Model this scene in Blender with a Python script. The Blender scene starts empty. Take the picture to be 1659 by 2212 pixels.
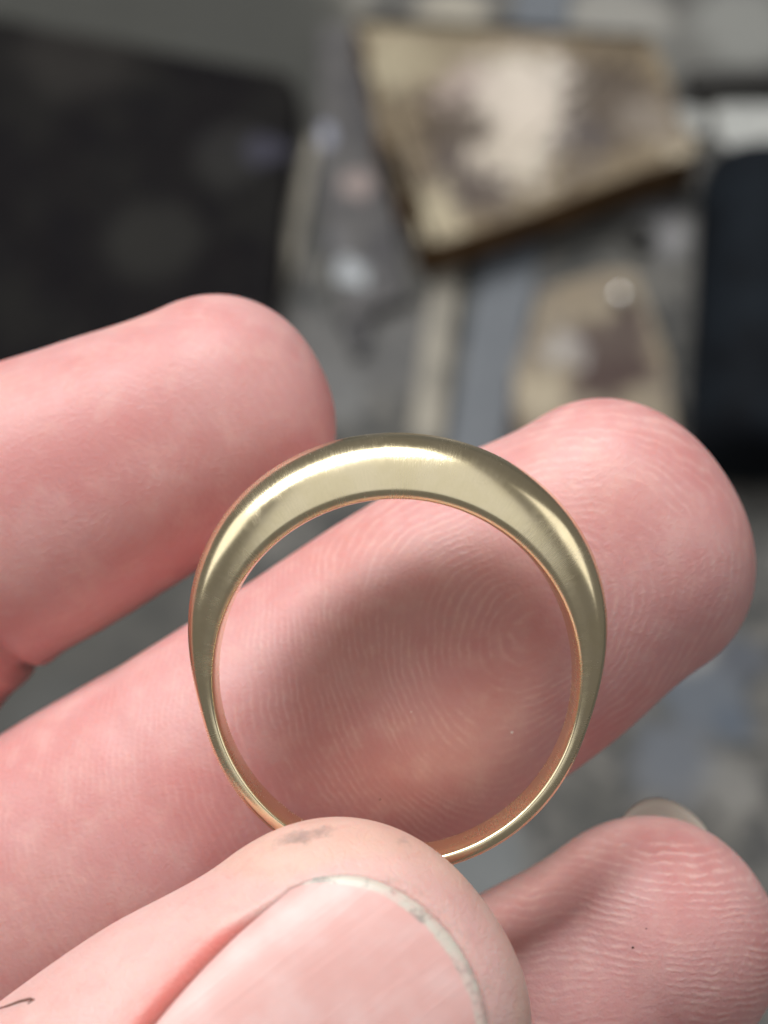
import bpy, bmesh, math, random
import numpy as np
from mathutils import Vector, Matrix

# ---------------------------------------------------------------- camera, world, lights, exposure
MM = 0.001
TILT = math.radians(25)            # camera leans 25 degrees off straight down
HOLD = 0.36                        # height of the ring above the bench
CAM_D = 100.0                      # mm, lens to ring
PXMM = 40.0 / 1659.0               # mm per reference pixel at the ring's distance
PX0, PY0 = 829.5, 1106.0
scene = bpy.context.scene
ROT = Matrix.Rotation(TILT, 3, 'X')
ORG = Vector((0, 0, HOLD))
ROTN = np.array(ROT)

def W(p):                          # hand frame (mm; x right, y away, z towards lens) -> world metres
    return ORG + ROT @ (Vector(p) * MM)

cam_data = bpy.data.cameras.new('camera')
cam = bpy.data.objects.new('camera', cam_data)
scene.collection.objects.link(cam)
cam.location = W((0, 0, CAM_D))
cam.rotation_euler = (TILT, 0, 0)
cam_data.sensor_fit = 'HORIZONTAL'
cam_data.sensor_width = 36.0
cam_data.lens = 36.0 * CAM_D / 40.0
cam_data.clip_start = 0.005
cam_data.clip_end = 50.0
cam_data.dof.use_dof = True
cam_data.dof.focus_distance = 0.0985
cam_data.dof.aperture_fstop = cam_data.lens / 2.0
cam_data.dof.aperture_blades = 0
scene.camera = cam

world = bpy.data.worlds.new('World')
scene.world = world
world.use_nodes = True
world.node_tree.nodes['Background'].inputs[0].default_value = (1.0, 0.95, 0.93, 1)
world.node_tree.nodes['Background'].inputs[1].default_value = 0.15

def area_light(name, pos, target, sx, sy, power, col):
    l = bpy.data.lights.new(name, 'AREA')
    l.shape = 'RECTANGLE'; l.size = sx; l.size_y = sy
    l.energy = power; l.color = col
    o = bpy.data.objects.new(name, l)
    scene.collection.objects.link(o)
    o.location = pos
    o.rotation_euler = (Vector(target) - Vector(pos)).to_track_quat('-Z', 'Y').to_euler()
    return o
# a window over the bench, ahead of the worker and a little to the left
area_light('window_light', W((-330, 930, 530)), W((0, 0, 0)), 1.1, 0.48, 19.0, (1.0, 0.985, 0.965))
# broad, weaker lamp added so the ring's front face reflects brightness
area_light('overhead_fill_light', W((20, 560, 1200)), W((0, 0, 0)), 2.6, 1.1, 5.3, (0.98, 0.99, 1.0))
# two soft lamps added to brighten the ring's left and right sides
area_light('side_fill_light', W((-1100, 450, 600)), W((0, 0, 0)), 0.9, 0.8, 2.9, (1.0, 0.98, 0.95))
area_light('side_fill_light', W((1150, 400, 560)), W((0, 0, 0)), 0.9, 0.8, 2.5, (1.0, 0.98, 0.95))

scene.view_settings.view_transform = 'Standard'
scene.view_settings.look = 'None'
scene.view_settings.exposure = 0.0
scene.view_settings.gamma = 1.0
scene.view_settings.use_curve_mapping = False
scene.render.engine = 'CYCLES'
scene.cycles.use_denoising = True

random.seed(4)
rng = np.random.default_rng(7)

# ---------------------------------------------------------------- helpers
CAMP = np.array(cam.location)
def P3(px, py, z=0.0):             # point of the hand frame seen at a reference pixel, z mm nearer than the ring
    k = PXMM * (CAM_D - z) / CAM_D
    return np.array([(px - PX0) * k, -(py - PY0) * k, z])

def bench_at(px, py, h=0.0):       # world point at height h (m) above the bench
    d = ROT @ Vector(((px - PX0) * PXMM / CAM_D, -(py - PY0) * PXMM / CAM_D, -1.0))
    t = (h - CAMP[2]) / d.z
    return Vector(CAMP) + d * t

def link(name, me, mat=None, parent=None, smooth=True):
    if smooth:
        me.polygons.foreach_set('use_smooth', [True] * len(me.polygons))
    o = bpy.data.objects.new(name, me)
    scene.collection.objects.link(o)
    if mat: me.materials.append(mat)
    if parent: o.parent = parent
    return o

def tag(o, label=None, cat=None, group=None, kind=None):
    if label: o['label'] = label
    if cat: o['category'] = cat
    if group: o['group'] = group
    if kind: o['kind'] = kind
    return o

def mesh_from(verts, faces, name):
    me = bpy.data.meshes.new(name)
    me.from_pydata([tuple(v) for v in verts], [], [tuple(f) for f in faces])
    me.update()
    return me

class NT:
    """small node-tree writer"""
    def __init__(self, name):
        self.mat = bpy.data.materials.new(name)
        self.mat.use_nodes = True
        self.t = self.mat.node_tree
        self.bsdf = self.t.nodes['Principled BSDF']
    def n(self, typ, **kw):
        nd = self.t.nodes.new(typ)
        for k, v in kw.items():
            setattr(nd, k, v)
        return nd
    def put(self, sock, v):
        if isinstance(v, bpy.types.NodeSocket): self.t.links.new(v, sock)
        elif isinstance(v, (tuple, list)) and len(v) == 3 and sock.type == 'RGBA': sock.default_value = (*v, 1)
        else: sock.default_value = v
    def obj(self):
        return self.n('ShaderNodeTexCoord').outputs['Object']
    def noise(self, scale, detail=3.0, rough=0.55, vec=None, out='Fac', dist=0.0):
        nd = self.n('ShaderNodeTexNoise')
        self.put(nd.inputs['Vector'], vec if vec is not None else self.obj())
        nd.inputs['Scale'].default_value = scale
        nd.inputs['Detail'].default_value = detail
        nd.inputs['Roughness'].default_value = rough
        nd.inputs['Distortion'].default_value = dist
        return nd.outputs[out]
    def m(self, op, a, b=None, c=None, clamp=False):
        nd = self.n('ShaderNodeMath', operation=op, use_clamp=clamp)
        self.put(nd.inputs[0], a)
        if b is not None: self.put(nd.inputs[1], b)
        if c is not None: self.put(nd.inputs[2], c)
        return nd.outputs[0]
    def step(self, v, lo, hi, a=0.0, b=1.0):
        nd = self.n('ShaderNodeMapRange', interpolation_type='SMOOTHSTEP')
        self.put(nd.inputs[0], v)
        nd.inputs[1].default_value = lo; nd.inputs[2].default_value = hi
        nd.inputs[3].default_value = a; nd.inputs[4].default_value = b
        return nd.outputs[0]
    def mix(self, f, a, b, blend='MIX'):
        nd = self.n('ShaderNodeMix', data_type='RGBA', blend_type=blend)
        self.put(nd.inputs[0], f); self.put(nd.inputs[6], a); self.put(nd.inputs[7], b)
        return nd.outputs[2]
    def attr(self, name):
        return self.n('ShaderNodeAttribute', attribute_name=name).outputs['Fac']
    def vmath(self, op, a, b=None, scale=None):
        nd = self.n('ShaderNodeVectorMath', operation=op)
        self.put(nd.inputs[0], a)
        if b is not None: self.put(nd.inputs[1], b)
        if scale is not None: self.put(nd.inputs['Scale'], scale)
        return nd
    def bump(self, h, dist, strength=1.0, normal=None):
        nd = self.n('ShaderNodeBump')
        self.put(nd.inputs['Height'], h)
        nd.inputs['Strength'].default_value = strength
        nd.inputs['Distance'].default_value = dist
        if normal is not None: self.put(nd.inputs['Normal'], normal)
        return nd.outputs[0]
    def set(self, **kw):
        names = dict(color='Base Color', rough='Roughness', metal='Metallic', normal='Normal', spec='Specular IOR Level',
                     sss='Subsurface Weight', coat='Coat Weight', coatrough='Coat Roughness', ior='IOR', aniso='Anisotropic',
                     sheen='Sheen Weight', trans='Transmission Weight')
        for k, v in kw.items():
            self.put(self.bsdf.inputs[names[k]], v)
        return self.mat

def stained(name, cols, scale, stains=(), rough=0.75, spec=0.15, bump=0.0006, fine=900.0, warp=0.012, metal=0.0):
    """mottled worn surface: three colours mixed by noise, then stains (world xyz, radius, colour, amount)"""
    t = NT(name)
    pos = t.obj()
    w = t.noise(scale * 1.7, 3, 0.6, out='Color')
    wv = t.vmath('MULTIPLY_ADD', w, (warp, warp, warp)); wv.inputs[2].default_value = (-warp / 2,) * 3
    p2 = t.vmath('ADD', pos, wv.outputs[0]).outputs[0]
    a = t.step(t.noise(scale, 4, 0.6), 0.38, 0.62)
    b = t.step(t.noise(scale * 2.6, 4, 0.6, vec=p2), 0.45, 0.65)
    c = t.mix(a, cols[0], cols[1])
    c = t.mix(b, c, cols[2])
    for (sp, r, sc, amt) in stains:
        d = t.vmath('DISTANCE', p2, tuple(sp)).outputs['Value']
        c = t.mix(t.step(d, r * 0.55, r * 1.15, amt, 0.0), c, sc)
    f = t.noise(fine, 3, 0.6)
    c = t.mix(t.step(f, 0.3, 0.75, 0.0, 0.25), c, (0.04, 0.035, 0.03), 'MIX')
    t.set(color=c, rough=rough, spec=spec, metal=metal, normal=t.bump(f, bump, 0.5))
    return t.mat

# ---------------------------------------------------------------- bench
bench_mat = stained('worn_bench', [(0.095, 0.095, 0.089), (0.165, 0.16, 0.148), (0.05, 0.053, 0.056)], 62,
    [(bench_at(1520, 1500), 0.012, (0.13, 0.15, 0.18), 0.8), (bench_at(1600, 1420), 0.007, (0.10, 0.11, 0.13), 0.9),
     (bench_at(1450, 1640), 0.012, (0.15, 0.165, 0.19), 0.8), (bench_at(1590, 1560), 0.006, (0.10, 0.12, 0.15), 0.9),
     (bench_at(1580, 1690), 0.008, (0.26, 0.255, 0.24), 0.6), (bench_at(1480, 1380), 0.010, (0.40, 0.385, 0.35), 0.6),
     (bench_at(250, 1450), 0.010, (0.09, 0.09, 0.09), 0.7), (bench_at(120, 1560), 0.014, (0.16, 0.17, 0.17), 0.7),
     (bench_at(1020, 1880), 0.016, (0.19, 0.205, 0.21), 0.8), (bench_at(700, 40), 0.018, (0.40, 0.38, 0.33), 0.7),
     (bench_at(1330, 60), 0.020, (0.30, 0.295, 0.27), 0.9), (bench_at(1590, 60), 0.018, (0.24, 0.245, 0.23), 0.9), (bench_at(1480, 120), 0.012, (0.15, 0.15, 0.14), 0.8),
     (bench_at(980, 30), 0.012, (0.44, 0.41, 0.34), 0.8), (bench_at(1430, 500), 0.010, (0.33, 0.33, 0.34), 0.7),
     (bench_at(760, 600), 0.005, (0.28, 0.295, 0.30), 0.9), (bench_at(720, 850), 0.012, (0.22, 0.225, 0.225), 0.6),
     (bench_at(300, 40), 0.07, (0.055, 0.057, 0.052), 0.95), (bench_at(560, 90), 0.035, (0.06, 0.062, 0.057), 0.9), (bench_at(150, 1500), 0.05, (0.075, 0.075, 0.07), 0.7), (bench_at(640, 780), 0.02, (0.15, 0.15, 0.15), 0.7), (bench_at(860, 760), 0.015, (0.14, 0.14, 0.14), 0.7)], rough=0.8)  # broad dark spots at the left put the light's falloff into the colour
me = bpy.data.meshes.new('bench_top')
bm = bmesh.new()
bmesh.ops.create_grid(bm, x_segments=40, y_segments=40, size=0.6)
for v in bm.verts:
    v.co.y += 0.25
bm.to_mesh(me); bm.free()
bench = link('bench_top', me, bench_mat, smooth=False)
tag(bench, 'worn grey workbench top with stains and scuffs', kind='structure')

# ---------------------------------------------------------------- things lying on the bench
def slab(name, pts, z0, h, mat, bevel=0.002, rough_edge=0.0, seg=3, taper=0.0, side_mat=None, cuts=6):
    """upright prism over a world-xy outline, bevelled, optionally with a worn wobbling outline"""
    bm = bmesh.new()
    n = len(pts)
    out = []
    for i in range(n):
        a = Vector(pts[i][:2]); b = Vector(pts[(i + 1) % n][:2])
        for k in range(cuts):
            out.append(a.lerp(b, k / cuts))
    c = sum(out, Vector((0, 0))) / len(out)
    lo, hi = [], []
    for p in out:
        w = Vector((random.uniform(-1, 1), random.uniform(-1, 1))) * rough_edge
        lo.append(bm.verts.new((p.x + w.x, p.y + w.y, z0)))
        q = p + w
        q = q + (c - q).normalized() * taper
        hi.append(bm.verts.new((q.x, q.y, z0 + h)))
    m = len(out)
    top = bm.faces.new(hi); bm.faces.new(lo[::-1])
    for i in range(m):
        bm.faces.new((lo[i], lo[(i + 1) % m], hi[(i + 1) % m], hi[i]))
    bmesh.ops.recalc_face_normals(bm, faces=bm.faces)
    if bevel:
        es = [e for e in bm.edges if abs(e.verts[0].co.z - e.verts[1].co.z) < 1e-6]
        bmesh.ops.bevel(bm, geom=es, offset=bevel, segments=seg, profile=0.6, affect='EDGES', clamp_overlap=True)
    me = bpy.data.meshes.new(name)
    if side_mat:
        for f in bm.faces:
            f.material_index = 1 if abs(f.normal.z) < 0.6 else 0
    bm.to_mesh(me); bm.free()
    o = link(name, me, mat, smooth=False)
    if side_mat: me.materials.append(side_mat)
    return o

def rounded(pts, r, k=5):
    res = []
    n = len(pts)
    for i in range(n):
        p0, p, p1 = Vector(pts[i - 1][:2]), Vector(pts[i][:2]), Vector(pts[(i + 1) % n][:2])
        a = p + (p0 - p).normalized() * r; b = p + (p1 - p).normalized() * r
        for j in range(k + 1):
            t = j / k
            res.append((a * (1 - t) ** 2 + p * 2 * t * (1 - t) + b * t * t))
    return res

# black leather pad, upper left
lh = 0.010
leather = stained('black_leather', [(0.0045, 0.004, 0.0055), (0.010, 0.010, 0.010), (0.003, 0.003, 0.005)], 38,
    [(bench_at(500, 330, lh), 0.012, (0.03, 0.03, 0.03), 0.6), (bench_at(330, 520, lh), 0.014, (0.028, 0.028, 0.026), 0.6),
     (bench_at(580, 330, lh), 0.006, (0.06, 0.06, 0.085), 0.7), (bench_at(170, 110, lh), 0.02, (0.03, 0.028, 0.026), 0.6)],
    rough=0.85, spec=0.08)
pad = slab('leather_pad', rounded([bench_at(-500, -60, lh), bench_at(652, 165, lh), bench_at(560, 1000, lh), bench_at(-500, 1020, lh)], 0.010), 0.0, lh, leather, 0.002, 0.0007, cuts=9)
tag(pad, 'thick black leather pad with rounded corner lying on the bench', 'pad')

# steel file, between pad and wooden block
fh = 0.0045
file_m = stained('dark_file_steel', [(0.055, 0.055, 0.06), (0.11, 0.107, 0.105), (0.075, 0.072, 0.075)], 90,
    [(bench_at(690, 290, fh), 0.004, (0.35, 0.37, 0.45), 0.8), (bench_at(775, 400, fh), 0.005, (0.36, 0.29, 0.27), 0.7),  # first pale spot: highlight painted on the file's left edge
     (bench_at(755, 590, fh), 0.005, (0.42, 0.45, 0.47), 0.8), (bench_at(700, 520, fh), 0.006, (0.14, 0.14, 0.15), 0.7)], rough=0.5, metal=0.25)
fo = bpy.data.objects.new('flat_file', None); scene.collection.objects.link(fo)
tag(fo, 'dark grey flat file lying beside the black leather pad', 'file')
fl = slab('blade', [bench_at(690, 50, fh), bench_at(800, 50, fh), bench_at(880, 640, fh), bench_at(740, 700, fh), bench_at(690, 420, fh)], 0.0, fh, file_m, 0.0008)
fl.parent = fo
tang = slab('tang', [bench_at(745, 690, 0.003), bench_at(800, 662, 0.003), bench_at(790, 760, 0.003), bench_at(765, 765, 0.003)], 0.0006, 0.003, file_m, 0.0006)
tang.parent = fo

# pale strips
pale = stained('pale_wood', [(0.28, 0.262, 0.22), (0.36, 0.335, 0.28), (0.20, 0.19, 0.165)], 70, rough=0.65)
sl = slab('wooden_lath', [bench_at(955, 470, .003), bench_at(1008, 470, .003), bench_at(955, 960, .003), bench_at(880, 960, .003)], 0.0, 0.003, pale, 0.0006, 0.0002)
tag(sl, 'narrow pale wooden lath under the wooden block beside the steel ruler', 'lath')
sl2 = slab('wooden_splint', [bench_at(668, 290, .003), bench_at(690, 300, .003), bench_at(640, 560, .003), bench_at(612, 640, .003), bench_at(622, 470, .003)], 0.0, 0.003, pale, 0.0006, 0.0002)
tag(sl2, 'thin pale wooden splint along the edge of the leather pad', 'splint')

# steel ruler
steel = NT('brushed_steel')
sn = steel.noise(300, 4, 0.6)
steel.set(color=steel.mix(steel.step(sn, 0.3, 0.7), (0.085, 0.098, 0.115), (0.11, 0.124, 0.14)), metal=0.0, rough=0.55, normal=steel.bump(sn, 0.0002, 0.4))
rh = 0.0015
ru = slab('steel_ruler', [bench_at(1145, -260, rh), bench_at(1262, -260, rh), bench_at(1165, 560, rh), bench_at(1080, 1010, rh), bench_at(960, 1010, rh), bench_at(1040, 560, rh)], 0.0, rh, steel.mat, 0.0003)
tag(ru, 'blue grey steel ruler running under the wooden block', 'ruler')
# wooden block
wh = 0.014; wz = 0.0047
wc = (0.34, 0.275, 0.18)
wood = stained('stained_wood', [(0.21, 0.165, 0.105), (0.10, 0.075, 0.05), (0.29, 0.235, 0.16)], 110,
    [(bench_at(1120, 230, wz + wh), 0.022, (0.62, 0.56, 0.48), 1.0), (bench_at(1090, 340, wz + wh), 0.014, (0.62, 0.56, 0.47), 0.9),
     (bench_at(1185, 180, wz + wh), 0.012, (0.62, 0.56, 0.48), 0.85),
     (bench_at(990, 265, wz + wh), 0.015, (0.080, 0.060, 0.044), 0.92), (bench_at(1015, 375, wz + wh), 0.015, (0.10, 0.08, 0.07), 1.0),
     (bench_at(1290, 210, wz + wh), 0.018, (0.085, 0.066, 0.052), 0.9), (bench_at(1255, 300, wz + wh), 0.010, (0.10, 0.085, 0.08), 1.0),
     (bench_at(1000, 170, wz + wh), 0.009, (0.42, 0.34, 0.31), 0.8), (bench_at(1150, 285, wz + wh), 0.005, (0.36, 0.29, 0.19), 0.8),
     (bench_at(1400, 260, wz + wh), 0.010, (0.27, 0.235, 0.20), 0.7),
     (bench_at(920, 470, wz + wh), 0.012, (0.50, 0.44, 0.31), 0.8), (bench_at(840, 130, wz + wh), 0.014, (0.42, 0.37, 0.26), 0.8),
     (bench_at(1480, 335, wz + wh), 0.007, (0.50, 0.44, 0.33), 0.8), (bench_at(960, 90, wz + wh), 0.014, (0.26, 0.22, 0.15), 0.7), (bench_at(1135, 225, wz + wh), 0.014, (0.62, 0.55, 0.47), 0.95), (bench_at(1085, 335, wz + wh), 0.009, (0.60, 0.53, 0.44), 0.9), (bench_at(1190, 170, wz + wh), 0.008, (0.60, 0.54, 0.47), 0.85)], rough=0.6, warp=0.032)
wood_side = stained('burnt_wood_side', [(0.17, 0.09, 0.035), (0.10, 0.052, 0.022), (0.22, 0.13, 0.055)], 90, rough=0.65)
T = wz + wh
wb = slab('wooden_block', rounded([bench_at(775, 40, T), bench_at(1395, 75, T), bench_at(1512, 332, T), bench_at(918, 525, T), bench_at(838, 330, T)], 0.003, 3),
          wz, wh, wood, 0.0022, 0.0018, side_mat=wood_side, cuts=5)
tag(wb, 'scorched wooden block with pale and dark stains lying across the steel ruler', 'block')

# rough wooden offcut below it
oh = 0.012
wood2 = stained('offcut_wood', [(0.26, 0.215, 0.155), (0.31, 0.265, 0.195), (0.19, 0.16, 0.13)], 70,
    [(bench_at(1310, 790, oh), 0.013, (0.075, 0.05, 0.045), 1.0), (bench_at(1340, 720, oh), 0.010, (0.10, 0.075, 0.065), 1.0),
     (bench_at(1215, 760, oh), 0.006, (0.44, 0.42, 0.40), 0.7), (bench_at(1160, 850, oh), 0.008, (0.44, 0.38, 0.28), 0.8)], rough=0.65, warp=0.02)
of = slab('wood_offcut', rounded([bench_at(1170, 620, oh), bench_at(1370, 570, oh), bench_at(1440, 760, oh), bench_at(1470, 1060, oh), bench_at(1150, 1060, oh), bench_at(1105, 840, oh)], 0.006, 4),
          0.0, oh, wood2, 0.003, 0.0008, side_mat=wood_side, cuts=2)
tag(of, 'rough tan wood offcut with brown stain beside the dark tool handle', 'offcut')

# bright little solder ball / ball bearing
def uv_ball(r, name, sx=1, sy=1, sz=1, seg=24):
    bm = bmesh.new()
    bmesh.ops.create_uvsphere(bm, u_segments=seg, v_segments=seg // 2, radius=r)
    for v in bm.verts: v.co = Vector((v.co.x * sx, v.co.y * sy, v.co.z * sz))
    me = bpy.data.meshes.new(name); bm.to_mesh(me); bm.free()
    return me
chrome = NT('polished_steel'); chrome.set(color=(0.8, 0.8, 0.8), metal=1.0, rough=0.25)
sb = link('steel_ball', uv_ball(0.0024, 'steel_ball'), chrome.mat)
p = bench_at(1340, 640, oh + 0.0024); sb.location = p
# a ball needs its cup: a short turned seat so that it stays on the offcut
tag(sb, 'small shiny steel ball lying on the rough wood offcut', 'ball')

# lathe along a world axis
def lathe(name, prof, a, b, mat, seg=40, parent=None):
    a = Vector(a); b = Vector(b); d = (b - a); L = d.length; d.normalize()
    s = d.cross(Vector((0, 0, 1))).normalized(); u = s.cross(d)
    vs, fs = [], []
    for (t, r) in prof:
        for k in range(seg):
            an = 2 * math.pi * k / seg
            vs.append(a + d * (t * L) + s * (math.cos(an) * r) + u * (math.sin(an) * r))
    n = len(prof)
    for i in range(n - 1):
        for k in range(seg):
            k2 = (k + 1) % seg
            fs.append((i * seg + k, i * seg + k2, (i + 1) * seg + k2, (i + 1) * seg + k))
    fs.append(tuple(range(seg))[::-1]); fs.append(tuple((n - 1) * seg + k for k in range(seg)))
    me = mesh_from(vs, fs, name)
    o = link(name, me, mat, parent)
    o.parent = parent
    return o

hm = NT('navy_lacquer')
hn = hm.noise(60, 3, 0.5)
hm.set(color=hm.mix(hm.step(hn, 0.35, 0.65), (0.003, 0.004, 0.006), (0.007, 0.010, 0.014)), rough=0.75, spec=0.1)
th = bpy.data.objects.new('tool_handle', None); scene.collection.objects.link(th)
tag(th, 'dark navy lacquered tool handle lying beside the wood offcut', 'tool')
R0 = 0.0175
a = bench_at(1652, 362, R0); b = bench_at(1628, 1010, R0)
prof = [(0.0, 0.010), (0.008, 0.013), (0.03, 0.0158), (0.08, 0.0172), (0.25, R0), (0.5, 0.0172), (0.7, R0), (0.9, 0.0174), (0.96, 0.016), (0.99, 0.012), (1.0, 0.009)]
lathe('grip', prof, a, b, hm.mat, parent=th)
capm = NT('black_cap'); capm.set(color=(0.010, 0.012, 0.016), rough=0.6)
lathe('end_cap', [(0, 0.004), (0.15, 0.0075), (0.5, 0.0092), (1, 0.0098)], a - (b - a) * 0.022, a + (b - a) * 0.002, capm.mat, parent=th)

# black rod and white scrap at the top right
black = NT('blackened_steel'); black.set(color=(0.018, 0.017, 0.015), rough=0.5, metal=0.2)
rod = lathe('black_rod', [(0, 0.0015), (0.01, 0.0034), (0.03, 0.004), (0.5, 0.004), (0.97, 0.004), (1, 0.003)], bench_at(1478, 182, 0.004), bench_at(2000, 168, 0.004), black.mat)
tag(rod, 'short black steel rod lying above the white ceramic scrap', 'rod')
white = stained('white_ceramic', [(0.42, 0.43, 0.41), (0.52, 0.53, 0.51), (0.30, 0.31, 0.30)], 60, rough=0.5)
ws = slab('ceramic_scrap', rounded([bench_at(1535, 222, .004), bench_at(1900, 222, .004), bench_at(1900, 345, .004), bench_at(1560, 320, .004)], 0.004), 0.0, 0.004, white, 0.0012, cuts=1)
tag(ws, 'whitish ceramic scrap lying between the black rod and tool handle', 'scrap')
ws = slab('ceramic_scrap', rounded([bench_at(1455, 225, .003), bench_at(1522, 232, .003), bench_at(1530, 290, .003), bench_at(1470, 285, .003)], 0.003), 0.0, 0.003, white, 0.001, cuts=1)
tag(ws, 'small whitish ceramic chip at the corner of the wooden block', 'scrap')

# dark nut
def nut(loc, r, h):
    bm = bmesh.new()
    n = 6
    ring = []
    for (rad, seg, z) in ((r, 6, 0), (r, 6, h)):
        ring.append([bm.verts.new((rad * math.cos(2 * math.pi * k / 24 * 1) * (math.cos(math.pi / 6) / math.cos(((2 * math.pi * k / 24) % (math.pi / 3)) - math.pi / 6)),
                                   rad * math.sin(2 * math.pi * k / 24) * (math.cos(math.pi / 6) / math.cos(((2 * math.pi * k / 24) % (math.pi / 3)) - math.pi / 6)), z)) for k in range(24)])
    for z in (h, 0):
        ring.append([bm.verts.new((r * 0.5 * math.cos(2 * math.pi * k / 24), r * 0.5 * math.sin(2 * math.pi * k / 24), z)) for k in range(24)])
    for i in range(4):
        A, B = ring[i], ring[(i + 1) % 4]
        for k in range(24):
            bm.faces.new((A[k], A[(k + 1) % 24], B[(k + 1) % 24], B[k]))
    bmesh.ops.recalc_face_normals(bm, faces=bm.faces)
    me = bpy.data.meshes.new('hex_nut'); bm.to_mesh(me); bm.free()
    o = link('hex_nut', me, black.mat, smooth=False); o.location = loc
    return o
nt = nut(bench_at(1378, 522, 0.0), 0.0045, 0.005)
tag(nt, 'small black hexagonal nut lying in front of the wooden block', 'nut')

# ---------------------------------------------------------------- the hand
class Chain:
    """bent limb: nodes (xyz, side radius, front radius, back radius); node 0 is the tip centre"""
    def __init__(self, nodes, front, tip_r, power=2.15, name='', ext=16.0, sigma=2.4):
        self.name = name; self.tip_r = tip_r; self.pw = power; self.sig = sigma
        P = np.array([n[0] for n in nodes], float); R = np.array([n[1:4] for n in nodes], float)
        n = len(P); sub = 24
        def cr(A, flat=False):
            out = []
            for i in range(n - 1):
                p0 = A[i - 1] if i > 0 else (A[1] if flat else 2 * A[0] - A[1])
                p1, p2 = A[i], A[i + 1]
                p3 = A[i + 2] if i + 2 < n else 2 * A[-1] - A[-2]
                for k in range(sub):
                    t = k / sub
                    out.append(0.5 * (2 * p1 + (p2 - p0) * t + (2 * p0 - 5 * p1 + 4 * p2 - p3) * t * t + (3 * p1 - p0 - 3 * p2 + p3) * t ** 3))
            out.append(A[-1])
            return np.array(out)
        Pd, Rd = cr(P), cr(R, True)
        ud = np.concatenate([[0], np.cumsum(np.linalg.norm(np.diff(Pd, axis=0), axis=1))])
        st = 1.4
        u = np.arange(0, ud[-1] + 1e-6, st)
        Pu = np.stack([np.interp(u, ud, Pd[:, a]) for a in range(3)], 1)
        t0 = Pu[0] - Pu[2]; t0 /= np.linalg.norm(t0)
        ue = -st * np.arange(int(ext / st), 0, -1)
        self.u = np.concatenate([ue, u])
        self.P = np.concatenate([Pu[0] - ue[:, None] * t0, Pu])
        T = np.gradient(self.P, axis=0); T /= np.linalg.norm(T, axis=1)[:, None]      # points away from the tip
        F = np.array(front, float) - (T @ np.array(front, float))[:, None] * T
        F /= np.linalg.norm(F, axis=1)[:, None]
        self.T, self.F, self.S = T, F, np.cross(F, -T)
        self.ur = ud; self.Rr = Rd; self.umax = u[-1]
        m = Rd.max() + 8
        self.lo = Pd.min(0) - m; self.hi = Pd.max(0) + m
    def rad(self, u):
        return [np.interp(u, self.ur, self.Rr[:, a]) for a in range(3)]
    def eval(self, X, full=False):
        N = len(X)
        D = np.full(N, 40.0); U = np.zeros(N); Sx = np.zeros(N); Fx = np.zeros(N)
        idx = np.nonzero(((X > self.lo) & (X < self.hi)).all(1))[0]
        if len(idx):
            x = X[idx].astype(np.float32)
            P = self.P.astype(np.float32)
            d2 = (x * x).sum(1)[:, None] + (P * P).sum(1)[None] - 2 * x @ P.T
            d2 -= d2.min(1)[:, None]
            d2 *= -0.5 / self.sig ** 2
            w = np.exp(d2); w /= w.sum(1)[:, None]
            Q = np.concatenate([self.P, self.S, self.F, self.T, self.u[:, None]], 1).astype(np.float32)
            M = (w @ Q).astype(np.float64)
            d = X[idx] - M[:, :3]
            s = (d * M[:, 3:6]).sum(1); f = (d * M[:, 6:9]).sum(1); a = (d * M[:, 9:12]).sum(1)
            u = M[:, 12] + a * (M[:, 12] > 0.5 * self.u[0]) * 0
            rs, rf, rb = self.rad(np.maximum(u, 0))
            rf = np.where(f > 0, rf, rb)
            tt = np.minimum(u, 0) / self.tip_r + np.maximum(a, 0) * (u > self.umax - 3) / rs
            p = self.pw
            q = (np.abs(s / rs) ** p + np.abs(f / rf) ** p + np.abs(tt) ** p) ** (1 / p)
            ln = np.sqrt(s * s + f * f + np.minimum(u, 0) ** 2 + (np.maximum(a, 0) * (u > self.umax - 3)) ** 2)
            D[idx] = np.where(q > 1e-3, ln * (1 - 1 / np.maximum(q, 1e-3)), -np.minimum(rs, rf))
            U[idx] = u; Sx[idx] = s; Fx[idx] = f
        return (D, U, Sx, Fx) if full else D
    def local(self, u, s, f):
        """point at signed distance u behind the tip centre"""
        lp = lambda A: np.array([np.interp(u, self.u, A[:, a]) for a in range(3)])
        return lp(self.P) + lp(self.S) * s + lp(self.F) * f, [float(r) for r in self.rad(max(u, 0.0))]

class Capsule:
    def __init__(self, a, b, r0, r1):
        self.a = np.array(a, float); self.b = np.array(b, float); self.r0 = r0; self.r1 = r1
    def eval(self, X):
        ab = self.b - self.a
        t = np.clip((X - self.a) @ ab / (ab @ ab), 0, 1)
        return np.linalg.norm(X - self.a - t[:, None] * ab, axis=1) - (self.r0 + (self.r1 - self.r0) * t)

def smin(a, b, k):
    h = np.clip(0.5 + 0.5 * (b - a) / k, 0, 1)
    return b * (1 - h) + a * h - k * h * (1 - h)

def pt(p, d, L):
    return np.array(p) + np.array(d) * L

# upper finger (out of focus behind)
z = -15.0; k = PXMM * 1.15
c0 = P3(470, 902, z); d25 = np.array([-math.cos(math.radians(25)), -math.sin(math.radians(25)), -0.03])
UP = Chain([(c0, 7.3, 6.6, 6.4), (pt(c0, d25, 6.5), 8.0, 7.4, 7.2), (pt(c0, d25, 13), 8.75, 7.6, 7.6), (pt(c0, d25, 19.5), 8.7, 7.2, 7.6),
            (np.array([-33, -9.5, -17.5]), 8.9, 7.6, 8.2), (np.array([-49, -20, -22]), 9.6, 8.6, 9.0), (np.array([-62, -33, -32]), 9.8, 9, 9), (np.array([-72, -46, -42]), 10, 10, 10)],
           (0.10, 0.0, 1.0), 6.9, name='upper')
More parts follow.
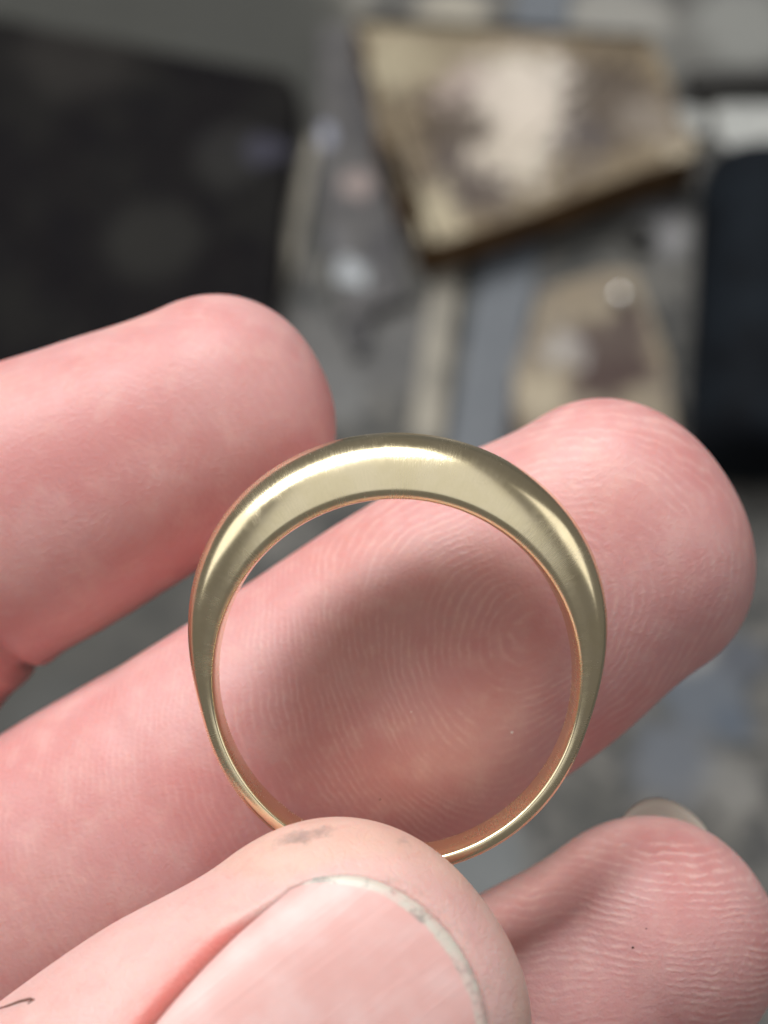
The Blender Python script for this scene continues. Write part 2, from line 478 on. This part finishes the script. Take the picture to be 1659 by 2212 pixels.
# finger that carries the ring
z = -12.2; 
c0 = P3(1336, 1172, z); dm = np.array([-math.cos(math.radians(33)), -math.sin(math.radians(33)), -0.02])
MID = Chain([(c0, 8.65, 6.8, 6.8), (pt(c0, dm, 6.5), 9.5, 7.6, 7.4), (pt(c0, dm, 13), 9.85, 8.1, 7.8), (pt(c0, dm, 20), 9.8, 7.6, 8.0), (pt(c0, dm, 27), 9.8, 7.7, 8.2),
             (pt(c0, dm, 42) + np.array([0, 0, -3.]), 10.2, 8.6, 9.0), (np.array([-40, -40, -28]), 10.0, 9.0, 9.0), (np.array([-53, -53, -40]), 10.5, 10, 10)],
            (0.06, 0.02, 1.0), 7.3, name='middle')
# lower finger, nail peeking over its tip
z = -10.0
c0 = P3(1388, 2052, z); dl = np.array([-math.cos(math.radians(39)), -math.sin(math.radians(39)), -0.10])
LOWC = c0
LOW = Chain([(c0, 7.6, 6.6, 6.4), (pt(c0, dl, 6.5), 8.5, 7.5, 7.2), (pt(c0, dl, 13), 9.0, 7.8, 7.6), (pt(c0, dl, 20), 8.9, 7.4, 8.0),
             (np.array([-12, -47, -20]), 9.6, 8.4, 8.6), (np.array([-26, -59, -32]), 9.8, 9.0, 9.0), (np.array([-38, -70, -45]), 10.5, 10, 10)],
            (0.12, -0.48, 1.0), 7.7, name='lower')
# little finger, folded away to the side
PIN = Chain([(np.array([-60, 10, -30.]), 6.4, 5.8, 5.8), (np.array([-68, 3, -32.]), 7.2, 6.4, 6.4), (np.array([-78, -9, -38.]), 7.5, 7, 7), (np.array([-87, -25, -46.]), 8.0, 7.5, 7.5), (np.array([-90, -42, -52.]), 9, 9, 9)],
            (0.3, 0.2, 1.0), 6.4, name='little')
# thumb, nail to the lens
z = 6.0
c0 = P3(730, 2190, z); dt = np.array([-math.cos(math.radians(37)), -math.sin(math.radians(37)), 0.06])
THU = Chain([(c0, 9.3, 6.5, 6.8), (pt(c0, dt, 7), 10.25, 7.2, 7.6), (pt(c0, dt, 14), 10.5, 7.6, 8.2), (pt(c0, dt, 24), 10.6, 8.6, 8.8), (pt(c0, dt, 34), 10.2, 8.6, 9.0),
             (np.array([-47, -62, 0.]), 11.5, 10.5, 11), (np.array([-62, -76, -12.]), 12.5, 12, 12), (np.array([-84, -99, -34.]), 13, 13, 13)],
            (-0.10, 0.10, 1.0), 9.0, power=2.25, name='thumb')
FING = [UP, MID, LOW, PIN, THU]
wr = np.array([-114, -124, -58.])
cap = Capsule
PALM = [cap((-72, -46, -42), wr + (-6, 10, -4), 10.5, 15), cap((-53, -53, -40), wr + (0, 6, 0), 11, 16), cap((-38, -70, -45), wr + (8, -2, -2), 11, 16),
        cap((-90, -42, -52), wr + (-12, 12, -6), 9.5, 14), cap((-62, -76, -14), wr + (6, 2, 10), 13, 15), cap(wr, wr + (-24, -28, -8), 20, 19)]

def nail_halfwidth_curve(v, hw):    # v: 0 free edge .. 1 root
    return hw * (1.0 - 0.24 * max(0.0, (v - 0.35) / 0.65) ** 1.6)

# thumb nail layout in thumb coordinates (u behind tip centre is positive)
kN = PXMM * (CAM_D - 12.5) / CAM_D
TN = dict(front=-6.9, k=0.068, lat0=-0.25, hw=6.35, root=11.0)
def nail_dist(u, s):
    """signed distance-like measure to the thumb nail outline: negative inside"""
    v = np.clip((u + 6) / 17.0, 0, 1)
    hw = TN['hw'] * (1.0 - 0.40 * np.clip((v - 0.30) / 0.70, 0, 1) ** 1.7)
    side = np.abs(s - TN['lat0']) - hw
    fe = TN['front'] + TN['k'] * (s - TN['lat0']) ** 2 + 1.9 * np.minimum(np.abs(s - TN['lat0']) / TN['hw'], 1.1) ** 6
    rt = TN['root'] - 0.05 * (s - TN['lat0']) ** 2
    return np.maximum(np.maximum(side, fe - u), u - rt), side, u - fe

def thumb_relief(u, s, f):
    d, side, fe = nail_dist(u, s)
    dors = np.clip(f / 2.0, 0, 1)
    inside = 1 / (1 + np.exp(np.clip((d + 0.10) / 0.12, -40, 40)))
    near_free = 1 / (1 + np.exp(np.clip((fe - 0.2) / 0.5, -40, 40)))             # no fold in front of the free edge
    fold = np.exp(-((d - 0.9) / 0.75) ** 2) * (1 - near_free) * (d > -0.3)
    return dors * (0.38 * inside - 0.34 * fold)                                      # + = lower

def crease(u, s, f, uc, depth, w, curve=0.0):
    c = uc + curve * s * s / 60 + 0.25 * np.sin(s * 1.3 + uc)
    return depth * np.exp(-((u - c) / w) ** 2) * np.clip((f + 2) / 4, 0, 1)

def hand_sdf(X, full=False):
    pal = np.full(len(X), 40.0)
    ix = np.nonzero((X[:, 0] < -12) & (X[:, 1] < -20))[0]
    if len(ix):
        pp = np.full(len(ix), 40.0)
        for c in PALM: pp = smin(pp, c.eval(X[ix]), 9.0)
        pal[ix] = pp
    best = np.full(len(X), 80.0); fid = np.zeros(len(X), int)
    U = np.zeros(len(X)); S = np.zeros(len(X)); F = np.zeros(len(X))
    for i, c in enumerate(FING):
        d, u, s, f = c.eval(X, True)
        near = d < 3
        if c is THU:
            d = d + np.where(near, thumb_relief(u, s, f), 0)
        elif c is UP:
            d = d + np.where(near, crease(u, s, np.maximum(f, -s - 2), 18.3, 0.9, 1.1) + crease(u, s, f, 20.4, 0.35, 0.7), 0)
        elif c is MID:
            d = d + np.where(near, crease(u, s, f, 29.0, 0.10, 0.9), 0)
        elif c is LOW:
            d = d + np.where(near, crease(u, s, f, 21.0, 0.6, 0.9), 0)
        b = smin(d, pal, 8.0)
        # contact dimple under the ring is left to the skin's own roundness
        take = b < best
        best = np.where(take, b, best)
        if full:
            fid = np.where(take, i, fid); U = np.where(take, u, U); S = np.where(take, s, S); F = np.where(take, f, F)
    if full: return best, fid, U, S, F
    return best

def surface_nets(lo, hi, h):
    n = np.ceil((np.array(hi) - np.array(lo)) / h).astype(int) + 1
    ax = [lo[i] + h * np.arange(n[i]) for i in range(3)]
    G = np.stack(np.meshgrid(*ax, indexing='ij'), -1).reshape(-1, 3)
    V = np.empty(len(G))
    CH = 60000
    for s in range(0, len(G), CH): V[s:s + CH] = hand_sdf(G[s:s + CH])
    V = V.reshape(n)
    inside = V < 0
    c = [slice(None, -1), slice(1, None)]
    cnt = np.zeros(n - 1); acc = np.zeros((*(n - 1), 3))
    for a in range(3):
        o = [b for b in range(3) if b != a]
        for i in (0, 1):
            for j in (0, 1):
                s0 = [None] * 3; s1 = [None] * 3
                s0[a] = slice(None, -1); s1[a] = slice(1, None)
                s0[o[0]] = s1[o[0]] = c[i]; s0[o[1]] = s1[o[1]] = c[j]
                v0 = V[tuple(s0)]; v1 = V[tuple(s1)]
                x = (v0 < 0) != (v1 < 0)
                t = np.where(x, v0 / np.where(x, v0 - v1, 1), 0)
                cnt += x
                acc[..., a] += np.where(x, t, 0); acc[..., o[0]] += x * i; acc[..., o[1]] += x * j
    act = cnt > 0
    vid = np.full(n - 1, -1); vid[act] = np.arange(act.sum())
    ijk = np.argwhere(act)
    verts = np.array(lo) + h * (ijk + acc[act] / cnt[act][:, None])
    faces = []
    for a in range(3):
        b, d = (a + 1) % 3, (a + 2) % 3
        s0 = [slice(1, -1)] * 3; s1 = [slice(1, -1)] * 3
        s0[a] = slice(0, -1); s1[a] = slice(1, None)
        i0 = inside[tuple(s0)]; i1 = inside[tuple(s1)]
        for flip in (False, True):
            e = np.argwhere((i0 & ~i1) if not flip else (~i0 & i1))
            e = e + np.array([0 if q == a else 1 for q in range(3)])
            eb = np.zeros(3, int); eb[b] = 1; ed = np.zeros(3, int); ed[d] = 1
            q = [vid[tuple((e - eb - ed).T)], vid[tuple((e - ed).T)], vid[tuple(e.T)], vid[tuple((e - eb).T)]]
            q = np.stack(q if not flip else q[::-1], 1)
            faces.append(q)
    return verts, np.concatenate(faces)

def project(V, it=3):
    if len(V) > 60000:
        return np.concatenate([project(V[i:i + 50000], it) for i in range(0, len(V), 50000)])
    e = 0.05
    V = V.copy()
    for _ in range(it):
        d0 = hand_sdf(V)
        g = np.stack([(hand_sdf(V + np.eye(3)[a] * e) - d0) / e for a in range(3)], 1)
        n2 = np.maximum((g * g).sum(1), 0.05)
        stepv = (d0 / n2)[:, None] * g
        ln = np.linalg.norm(stepv, axis=1)
        stepv *= np.minimum(1, 0.8 / np.maximum(ln, 1e-9))[:, None]
        V -= stepv
    return V

V, Fq = surface_nets((-140, -178, -92), (38, 26, 26), 1.5)
V = project(V, 2)
bm = bmesh.new()
bv = [bm.verts.new(v) for v in V]
for f in Fq:
    try: bm.faces.new([bv[i] for i in f])
    except ValueError: pass
def in_view(co, margin):
    k = PXMM * (CAM_D - co[2]) / CAM_D
    return abs(co[0]) / k < 829 + margin and abs(co[1]) / k < 1106 + margin
def refine(test):
    es = set()
    for f in bm.faces:
        if test(f.calc_center_median()): es.update(f.edges)
    n0 = len(bm.verts)
    bmesh.ops.subdivide_edges(bm, edges=list(es), cuts=1, use_grid_fill=True, smooth=0.0)
    bm.verts.ensure_lookup_table()
    new = [v for v in bm.verts[n0:]]
    B = project(np.array([v.co for v in new]), 2)
    for v, c in zip(new, B): v.co = c
refine(lambda c: in_view(c, 400) and c.z > -26)
refine(lambda c: in_view(c, 150) and c.z > -22)
refine(lambda c: c.z > 5 and in_view(c, 60))          # once more around the thumb nail
bmesh.ops.recalc_face_normals(bm, faces=bm.faces)
A = np.array([v.co for v in bm.verts])
_, fid, U, S, Fr = hand_sdf(A, True)
me = bpy.data.meshes.new('hand')
bm.to_mesh(me); bm.free()
Wc = (A * MM) @ ROTN.T + np.array(ORG)
me.vertices.foreach_set('co', Wc.astype(np.float32).ravel())
def fattr(name, arr):
    at = me.attributes.new(name, 'FLOAT', 'POINT')
    at.data.foreach_set('value', arr.astype(np.float32))
def sst(x, a, b):
    t = np.clip((x - a) / (b - a), 0, 1); return t * t * (3 - 2 * t)
# friction ridges: loops about a core in the pad, crossing lines further back
core = np.array([9.0, 7.0, 6.0, 8.0, 9.0])[fid]
shear = np.array([0.1, 0.15, 0.55, 0.0, 0.0])[fid]
du = U - core + shear * S
loop = np.sqrt((du * 0.75) ** 2 + (S * 1.1 + 0.8) ** 2 + 3.0)
back = du * 1.0 + 0.03 * S * S
w = sst(du, 0, 13)
phase = loop * (1 - w) + back * w
Xl = -0.777 * U - 0.629 * S; Yl = -0.629 * U + 0.777 * S
phase = np.where(fid == 2, np.sqrt((0.55 * (A[:, 0] - LOWC[0] + 5)) ** 2 + (A[:, 1] - LOWC[1] + 17) ** 2), phase)
fattr('phase', phase)
palmar = np.where(fid == 4, sst(-Fr, 0.5, 4), sst(Fr, -3.0, 1.5))
fattr('ridge', palmar * np.where(U < 60, 1.0, 0.3) * np.array([0.12, 0.42, 0.8, 0.5, 0.6])[fid] * (1 - 0.55 * sst(U, 20, 27)))
fattr('palmar', palmar)
fattr('along', U)
nd, sd, fe = nail_dist(U, S)
red = np.where(fid == 4, np.exp(-((nd - 0.3) / 0.75) ** 2) * sst(Fr, 0, 2) * sst(fe, 1.0, 3.5), 0)
fattr('fold_red', red)
edge = np.where(fid == 4, sst(Fr, 0, 2) * np.exp(-((fe + 0.35) / 0.45) ** 2) * sst(-sd, -0.2, 1), 0)
fattr('grime', edge)
fattr('tip_tan', np.where(fid == 4, 0.45 * sst(-fe, 1.0, 2.6) * sst(Fr, -3, 1), 0))

def on_skin(px, py):
    """first skin point along the sight line, in the hand frame"""
    z0 = 24.0
    for _ in range(90):
        p_ = P3(px, py, z0)
        d_ = hand_sdf(p_[None])[0]
        if d_ < 0.01: break
        z0 -= max(0.01, d_ * 0.8)
    return p_
SMUDGE = [(640, 1806, 0.0009, 0.32), (672, 1800, 0.0008, 0.3), (615, 1816, 0.0008, 0.25), (868, 1815, 0.0006, 0.3), (700, 1795, 0.0006, 0.3)]
sk = NT('skin')
n_big = sk.noise(140, 3, 0.55)
n_mid = sk.noise(600, 3, 0.6)
n_fine = sk.noise(4200, 3, 0.6)
pal = sk.attr('palmar')
base = sk.mix(pal, (0.665, 0.43, 0.40), (0.61, 0.325, 0.315))
base = sk.mix(sk.step(n_big, 0.38, 0.66, 0.0, 0.6), base, sk.mix(pal, (0.62, 0.345, 0.325), (0.55, 0.215, 0.205)))
base = sk.mix(sk.step(sk.noise(75, 2, 0.5), 0.48, 0.64, 0.0, 0.2), base, (0.65, 0.41, 0.35))
base = sk.mix(sk.attr('tip_tan'), base, (0.64, 0.44, 0.335))
base = sk.mix(sk.step(n_mid, 0.45, 0.72, 0.0, 0.17), base, (0.76, 0.54, 0.48))
base = sk.mix(sk.step(sk.noise(850, 3, 0.65, dist=0.8), 0.50, 0.72, 0.0, 0.17), base, (0.55, 0.22, 0.195))
base = sk.mix(sk.attr('fold_red'), base, (0.66, 0.20, 0.17))
grn = sk.step(sk.noise(2200, 4, 0.7), 0.50, 0.62)
base = sk.mix(sk.m('MULTIPLY', sk.attr('grime'), sk.m('MULTIPLY', grn, 0.2)), base, (0.30, 0.26, 0.23))
sp_ = sk.obj()
for (dx_, dy_, rr_, am_) in SMUDGE:
    wn = sk.m('MULTIPLY', sk.m('SUBTRACT', sk.noise(1100, 4, 0.7), 0.5), 0.0022)
    dd = sk.m('ADD', sk.vmath('DISTANCE', sp_, tuple(W(on_skin(dx_, dy_)))).outputs['Value'], wn)
    base = sk.mix(sk.step(dd, rr_ * 0.3, rr_, am_, 0.0), base, (0.20, 0.17, 0.16))
# ridges
ph = sk.attr('phase')
warp = sk.m('MULTIPLY', sk.m('SUBTRACT', sk.noise(200, 2, 0.5), 0.5), 1.5)
warp2 = sk.m('MULTIPLY', sk.m('SUBTRACT', sk.noise(1500, 2, 0.5), 0.5), 0.25)
ang = sk.m('MULTIPLY', sk.m('ADD', sk.m('ADD', ph, warp), warp2), 2 * math.pi / 0.43)
ridge = sk.m('MULTIPLY_ADD', sk.m('SINE', ang), 0.5, 0.5)
patch = sk.step(sk.noise(330, 3, 0.6), 0.40, 0.62, 0.12, 1.0)
amt = sk.m('MULTIPLY', sk.m('MULTIPLY', sk.attr('ridge'), patch), sk.step(sk.noise(1700, 2, 0.6), 0.36, 0.56, 0.35, 1.0))
rh_ = sk.m('MULTIPLY', ridge, amt)
base = sk.mix(sk.m('MULTIPLY', sk.m('MULTIPLY', sk.m('POWER', ridge, 2.5), amt), 0.40), base, (0.93, 0.72, 0.66))
nrm = sk.bump(rh_, 0.000026, 1.0)
vor = sk.n('ShaderNodeTexVoronoi', feature='DISTANCE_TO_EDGE')
sk.put(vor.inputs['Vector'], sk.obj()); vor.inputs['Scale'].default_value = 1900
cells = sk.m('MULTIPLY', sk.step(vor.outputs['Distance'], 0.0, 0.12), sk.m('SUBTRACT', 1.0, sk.m('MULTIPLY', pal, 0.75)))
nrm = sk.bump(sk.m('ADD', sk.m('MULTIPLY', n_fine, 0.9), sk.m('MULTIPLY', cells, 0.22)), 0.00006, 0.8, nrm)
sk.set(color=base, rough=sk.step(n_mid, 0.3, 0.7, 0.38, 0.52), spec=0.45, sss=0.7, normal=nrm)
sk.bsdf.inputs['Subsurface Radius'].default_value = (1.0, 0.30, 0.20)
sk.bsdf.inputs['Subsurface Scale'].default_value = 0.0013
hand = link('person_hand', me, sk.mat)
tag(hand, 'bare hand pinching the gold ring between thumb and fingers', 'hand')

# ---- nails
nm = NT('nail_plate')
lon = nm.attr('lon'); lat = nm.attr('lat')
nn = nm.noise(260, 3, 0.6)
ncol = nm.mix(nm.step(nn, 0.35, 0.7), (0.67, 0.375, 0.345), (0.71, 0.46, 0.435))
lvec = nm.n('ShaderNodeCombineXYZ'); nm.put(lvec.inputs[0], nm.m('MULTIPLY', lat, 2.2)); nm.put(lvec.inputs[1], nm.m('MULTIPLY', lon, 0.12))
stre = nm.noise(1.0, 3, 0.6, vec=lvec.outputs[0])
edge_f = nm.step(nm.m('ADD', lon, nm.m('MULTIPLY', nm.m('SUBTRACT', nm.noise(1300, 3, 0.6), 0.5), 0.35)), 0.48, 0.66, 1.0, 0.0)
gr = nm.step(nm.noise(900, 4, 0.7), 0.50, 0.66)
ecol = nm.mix(gr, (0.58, 0.54, 0.47), (0.33, 0.30, 0.27))
ncol = nm.mix(nm.m('MULTIPLY', edge_f, nm.step(nm.noise(700, 3, 0.6), 0.33, 0.55, 0.45, 0.95)), ncol, ecol)
nm.set(color=ncol, rough=0.42, spec=0.5, sss=0.3, coat=0.22, coatrough=0.36, normal=nm.bump(stre, 0.00006, 0.6))
nm.bsdf.inputs['Subsurface Radius'].default_value = (1.0, 0.45, 0.35)
nm.bsdf.inputs['Subsurface Scale'].default_value = 0.0009

def build_nail(ch, front, k, lat0, hw, root, dorsal, lift=0.12, tip_stretch=0.88, nu=44, nv=36, thick=0.32, label=None):
    """curved plate; lon = mm behind the free edge, lat = mm across"""
    top, lon_, lat_ = [], [], []
    p = ch.pw
    for i in range(nu + 1):
        v = i / nu
        for j in range(nv + 1):
            y = -1 + 2 * j / nv
            fe_e = front + k * (hw * y) ** 2 + 1.9 * abs(y) ** 6
            rt_e = root - 0.05 * (hw * y) ** 2
            u = fe_e + (rt_e - fe_e) * v
            hwv = hw * (1.0 - 0.40 * min(1, max(0, ((u + 6) / 17.0 - 0.30) / 0.70)) ** 1.7) if dorsal > 0 else hw
            s = lat0 + hwv * 1.05 * y
            _, R = ch.local(u, 0, 0)
            rf = R[1] if dorsal > 0 else R[2]
            tt = max(0.0, -u) * tip_stretch
            q = max(0.02, 1 - (abs(s) / R[0]) ** p - (tt / ch.tip_r) ** p)
            f = rf * q ** (1 / p) + lift - 0.38 * abs(y) ** 10 - 0.5 * max(0, v - 0.9)
            pos, _ = ch.local(u, s, dorsal * f)
            top.append(pos); lon_.append(u - fe_e); lat_.append(s)
    top = np.array(top)
    # lower skin of the plate
    cdir = np.array([ch.F[0] * dorsal] * len(top))
    bot = top - cdir * thick
    n1 = nv + 1
    faces = []
    N = len(top)
    for i in range(nu):
        for j in range(nv):
            q = (i * n1 + j, i * n1 + j + 1, (i + 1) * n1 + j + 1, (i + 1) * n1 + j)
            faces.append(q); faces.append(tuple(N + x for x in q[::-1]))
    rim = [j for j in range(n1)] + [i * n1 + nv for i in range(1, nu + 1)] + [nu * n1 + j for j in range(nv - 1, -1, -1)] + [i * n1 for i in range(nu - 1, 0, -1)]
    for a_, b_ in zip(rim, rim[1:] + rim[:1]):
        faces.append((a_, a_ + N, b_ + N, b_))
    allv = np.concatenate([top, bot])
    Wv = (allv * MM) @ ROTN.T + np.array(ORG)
    m = mesh_from(Wv, faces, 'fingernail')
    b2 = bmesh.new(); b2.from_mesh(m); bmesh.ops.recalc_face_normals(b2, faces=b2.faces); b2.to_mesh(m); b2.free()
    for nme, arr in (('lon', lon_ + lon_), ('lat', lat_ + lat_)):
        at = m.attributes.new(nme, 'FLOAT', 'POINT'); at.data.foreach_set('value', np.array(arr, np.float32))
    o = link('fingernail', m, nm.mat, hand)
    if label: o['label'] = label
    return o
build_nail(THU, TN['front'], TN['k'], TN['lat0'], TN['hw'], TN['root'], +1, label='broad pink thumbnail with a grimy pale free edge')
# the lower finger's nail: only its free edge shows above the tip
def nail_sliver():
    pm = NT('bare_nail_edge'); pm.set(color=(0.52, 0.47, 0.40), rough=0.35, sss=0.3); pm.bsdf.inputs['Subsurface Scale'].default_value = 0.0008
    nu, nv = 14, 30
    top = []
    e0, e1 = P3(1345, 1772, -12.0), P3(1528, 1800, -13.0)
    inw = P3(1400, 2010, -11.5) - P3(1430, 1740, -12.5); inw /= np.linalg.norm(inw)
    out = -inw
    for i in range(nu + 1):
        v = i / nu
        for j in range(nv + 1):
            y = j / nv
            arch = (4 * y * (1 - y)) ** 0.8 * (1 - 0.25 * (y - 0.35))
            top.append(e0 * (1 - y) + e1 * y + out * arch * 1.45 + inw * 6.5 * v + np.array([0, 0, -0.9 * 4 * y * (1 - y)]))
    top = np.array(top); bot = top + np.array([0.05, 0.08, -0.34]); n1 = nv + 1; N = len(top)
    fs = []
    for i in range(nu):
        for j in range(nv):
            q = (i * n1 + j, i * n1 + j + 1, (i + 1) * n1 + j + 1, (i + 1) * n1 + j); fs += [q, tuple(N + x for x in q[::-1])]
    rim = list(range(n1)) + [i * n1 + nv for i in range(1, nu + 1)] + [nu * n1 + j for j in range(nv - 1, -1, -1)] + [i * n1 for i in range(nu - 1, 0, -1)]
    for a_, b_ in zip(rim, rim[1:] + rim[:1]): fs.append((a_, a_ + N, b_ + N, b_))
    m = mesh_from((np.concatenate([top, bot]) * MM) @ ROTN.T + np.array(ORG), fs, 'fingernail')
    b2 = bmesh.new(); b2.from_mesh(m); bmesh.ops.recalc_face_normals(b2, faces=b2.faces); b2.to_mesh(m); b2.free()
    o = link('fingernail', m, pm.mat, hand); o['label'] = 'short grey beige fingernail edge peeking over the fingertip'
nail_sliver()
build_nail(MID, -7.0, 0.06, 0.0, 5.8, 6.0, -1, tip_stretch=0.85, nu=20, nv=20)
build_nail(UP, -4.6, 0.07, 0.0, 3.8, 5.5, -1, tip_stretch=0.85, nu=20, nv=20)
build_nail(PIN, -5.6, 0.06, 0.0, 4.4, 4.5, -1, tip_stretch=0.85, nu=16, nv=16)

# ---- specks and a hair on the skin
spk = NT('dark_speck'); spk.set(color=(0.05, 0.016, 0.012), rough=0.6)
dus = NT('pale_dust'); dus.set(color=(0.8, 0.75, 0.7), rough=0.7)
for (px, py, r, m) in ((1127, 1227, 0.075, spk), (1367, 2047, 0.075, spk), (1396, 2006, 0.045, spk), (821, 1727, 0.05, spk), (1106, 1582, 0.08, dus), (888, 1538, 0.05, dus)):
    o = link('skin_speck', uv_ball(r * MM, 'skin_speck', 1, 0.8, 0.5, 10), m.mat, hand)
    o.location = W(on_skin(px, py))
def tube(name, pts, r, mat, parent=None, seg=8):
    vs, fs = [], []
    P_ = [Vector(p) for p in pts]
    for i, p_ in enumerate(P_):
        t_ = (P_[min(i + 1, len(P_) - 1)] - P_[max(i - 1, 0)]).normalized()
        s_ = t_.cross(Vector((0.1, 0.2, 1))).normalized(); u_ = s_.cross(t_)
        rr = r * (0.35 + 0.65 * math.sin(math.pi * (0.08 + 0.84 * i / (len(P_) - 1))))
        for k_ in range(seg):
            an = 2 * math.pi * k_ / seg
            vs.append(p_ + (s_ * math.cos(an) + u_ * math.sin(an)) * rr)
    for i in range(len(P_) - 1):
        for k_ in range(seg):
            fs.append((i * seg + k_, i * seg + (k_ + 1) % seg, (i + 1) * seg + (k_ + 1) % seg, (i + 1) * seg + k_))
    return link(name, mesh_from(vs, fs, name), mat, parent)
hairm = NT('brown_hair'); hairm.set(color=(0.13, 0.045, 0.025), rough=0.5)
tube('hair', [W(on_skin(px, py)) for px, py in ((-6, 2180), (20, 2172), (45, 2163), (66, 2158), (74, 2159), (60, 2168))], 0.00008, hairm.mat, hand)

# ---------------------------------------------------------------- the ring
RI = 9.28
rc = P3(855, 1458, 0)
tl = math.radians(3.5)
ax = np.array([0.0, -math.sin(tl), math.cos(tl)])          # towards the lens, dipping
upv = np.array([0.0, math.cos(tl), math.sin(tl)]); rx = np.array([1.0, 0, 0])
NT_, NP = 256, 80
verts = []
for i in range(NT_):
    th_ = 2 * math.pi * i / NT_
    cth = math.cos(th_ - math.radians(2))
    b_ = (0.5 + 0.5 * cth)
    bl = min(1.0, max(0.0, (cth + 0.32) / 1.32)); bl = bl * bl * (3 - 2 * bl)
    w_ = 3.7 + 3.3 * bl
    h_ = 0.95 + 2.38 * bl
    for j in range(NP):
        # closed D profile: inner flat first, then dome
        if j < 16:
            t_ = j / 16
            a_ = -w_ / 2 + w_ * t_
            e_ = 0.16 * (abs(2 * t_ - 1)) ** 5
            rho = RI + e_
        else:
            t_ = (j - 16) / (NP - 16)
            phi = math.pi * t_
            cs, sn = math.cos(phi), math.sin(phi)
            a_ = w_ / 2 * math.copysign(abs(cs) ** 0.62, cs)
            rho = RI + 0.16 + (h_ - 0.16) * abs(sn) ** 0.60
        rad = rx * math.sin(th_) + upv * math.cos(th_)
        verts.append(rc + rad * rho + ax * a_)
verts = (np.array(verts) * MM) @ ROTN.T + np.array(ORG)
faces = []
for i in range(NT_):
    i2 = (i + 1) % NT_
    for j in range(NP):
        j2 = (j + 1) % NP
        faces.append((i * NP + j, i * NP + j2, i2 * NP + j2, i2 * NP + j))
me = mesh_from(verts, faces, 'gold_ring')
b2 = bmesh.new(); b2.from_mesh(me); bmesh.ops.recalc_face_normals(b2, faces=b2.faces); b2.to_mesh(me); b2.free()
arr_th = np.repeat(np.arange(NT_) / NT_ * 60.0, NP); arr_p = np.tile(np.arange(NP) / 8.0, NT_)
for nme, arr in (('rth', np.minimum(arr_th, 60 - arr_th)), ('rpr', np.abs(arr_p - (16 + (NP - 16) / 2) / 8.0)), ('inner', np.tile((np.arange(NP) <= 16).astype(float), NT_))):
    at = me.attributes.new(nme, 'FLOAT', 'POINT'); at.data.foreach_set('value', arr.astype(np.float32))
gd = NT('satin_gold')
cv = gd.n('ShaderNodeCombineXYZ')
gd.put(cv.inputs[0], gd.m('MULTIPLY', gd.attr('rth'), 16.0)); gd.put(cv.inputs[1], gd.m('MULTIPLY', gd.attr('rpr'), 1.2))
scr = gd.noise(1.0, 4, 0.65, vec=cv.outputs[0], dist=0.6)
cd = gd.n('ShaderNodeCombineXYZ')                       # slanting hairline scratches
gd.put(cd.inputs[0], gd.m('MULTIPLY', gd.m('ADD', gd.attr('rth'), gd.m('MULTIPLY', gd.attr('rpr'), 0.55)), 26.0)); gd.put(cd.inputs[1], gd.m('MULTIPLY', gd.attr('rpr'), 0.9))
hair = gd.step(gd.noise(1.0, 5, 0.75, vec=cd.outputs[0]), 0.52, 0.66)
gn = gd.noise(16000, 2, 0.6)
wear = gd.step(gd.noise(420, 3, 0.6), 0.42, 0.62)
hgt = gd.m('ADD', gd.m('MULTIPLY', scr, 0.10), gd.m('ADD', gd.m('MULTIPLY', gn, 0.4), gd.m('MULTIPLY', hair, gd.m('MULTIPLY', wear, 0.8))))
gd.set(color=gd.mix(gd.step(gd.noise(500, 3, 0.6), 0.35, 0.65), (0.92, 0.80, 0.54), (0.88, 0.76, 0.49)), metal=1.0,
       rough=gd.m('ADD', gd.step(scr, 0.3, 0.7, 0.19, 0.25), gd.m('MULTIPLY', wear, 0.05)), normal=gd.bump(gd.m('MULTIPLY', hgt, gd.m('SUBTRACT', 1.0, gd.m('MULTIPLY', gd.attr('inner'), 0.85))), 0.0000040, 0.32))
ring = link('gold_ring', me, gd.mat)
tag(ring, 'satin yellow gold domed ring with tapering band held by the hand', 'ring')
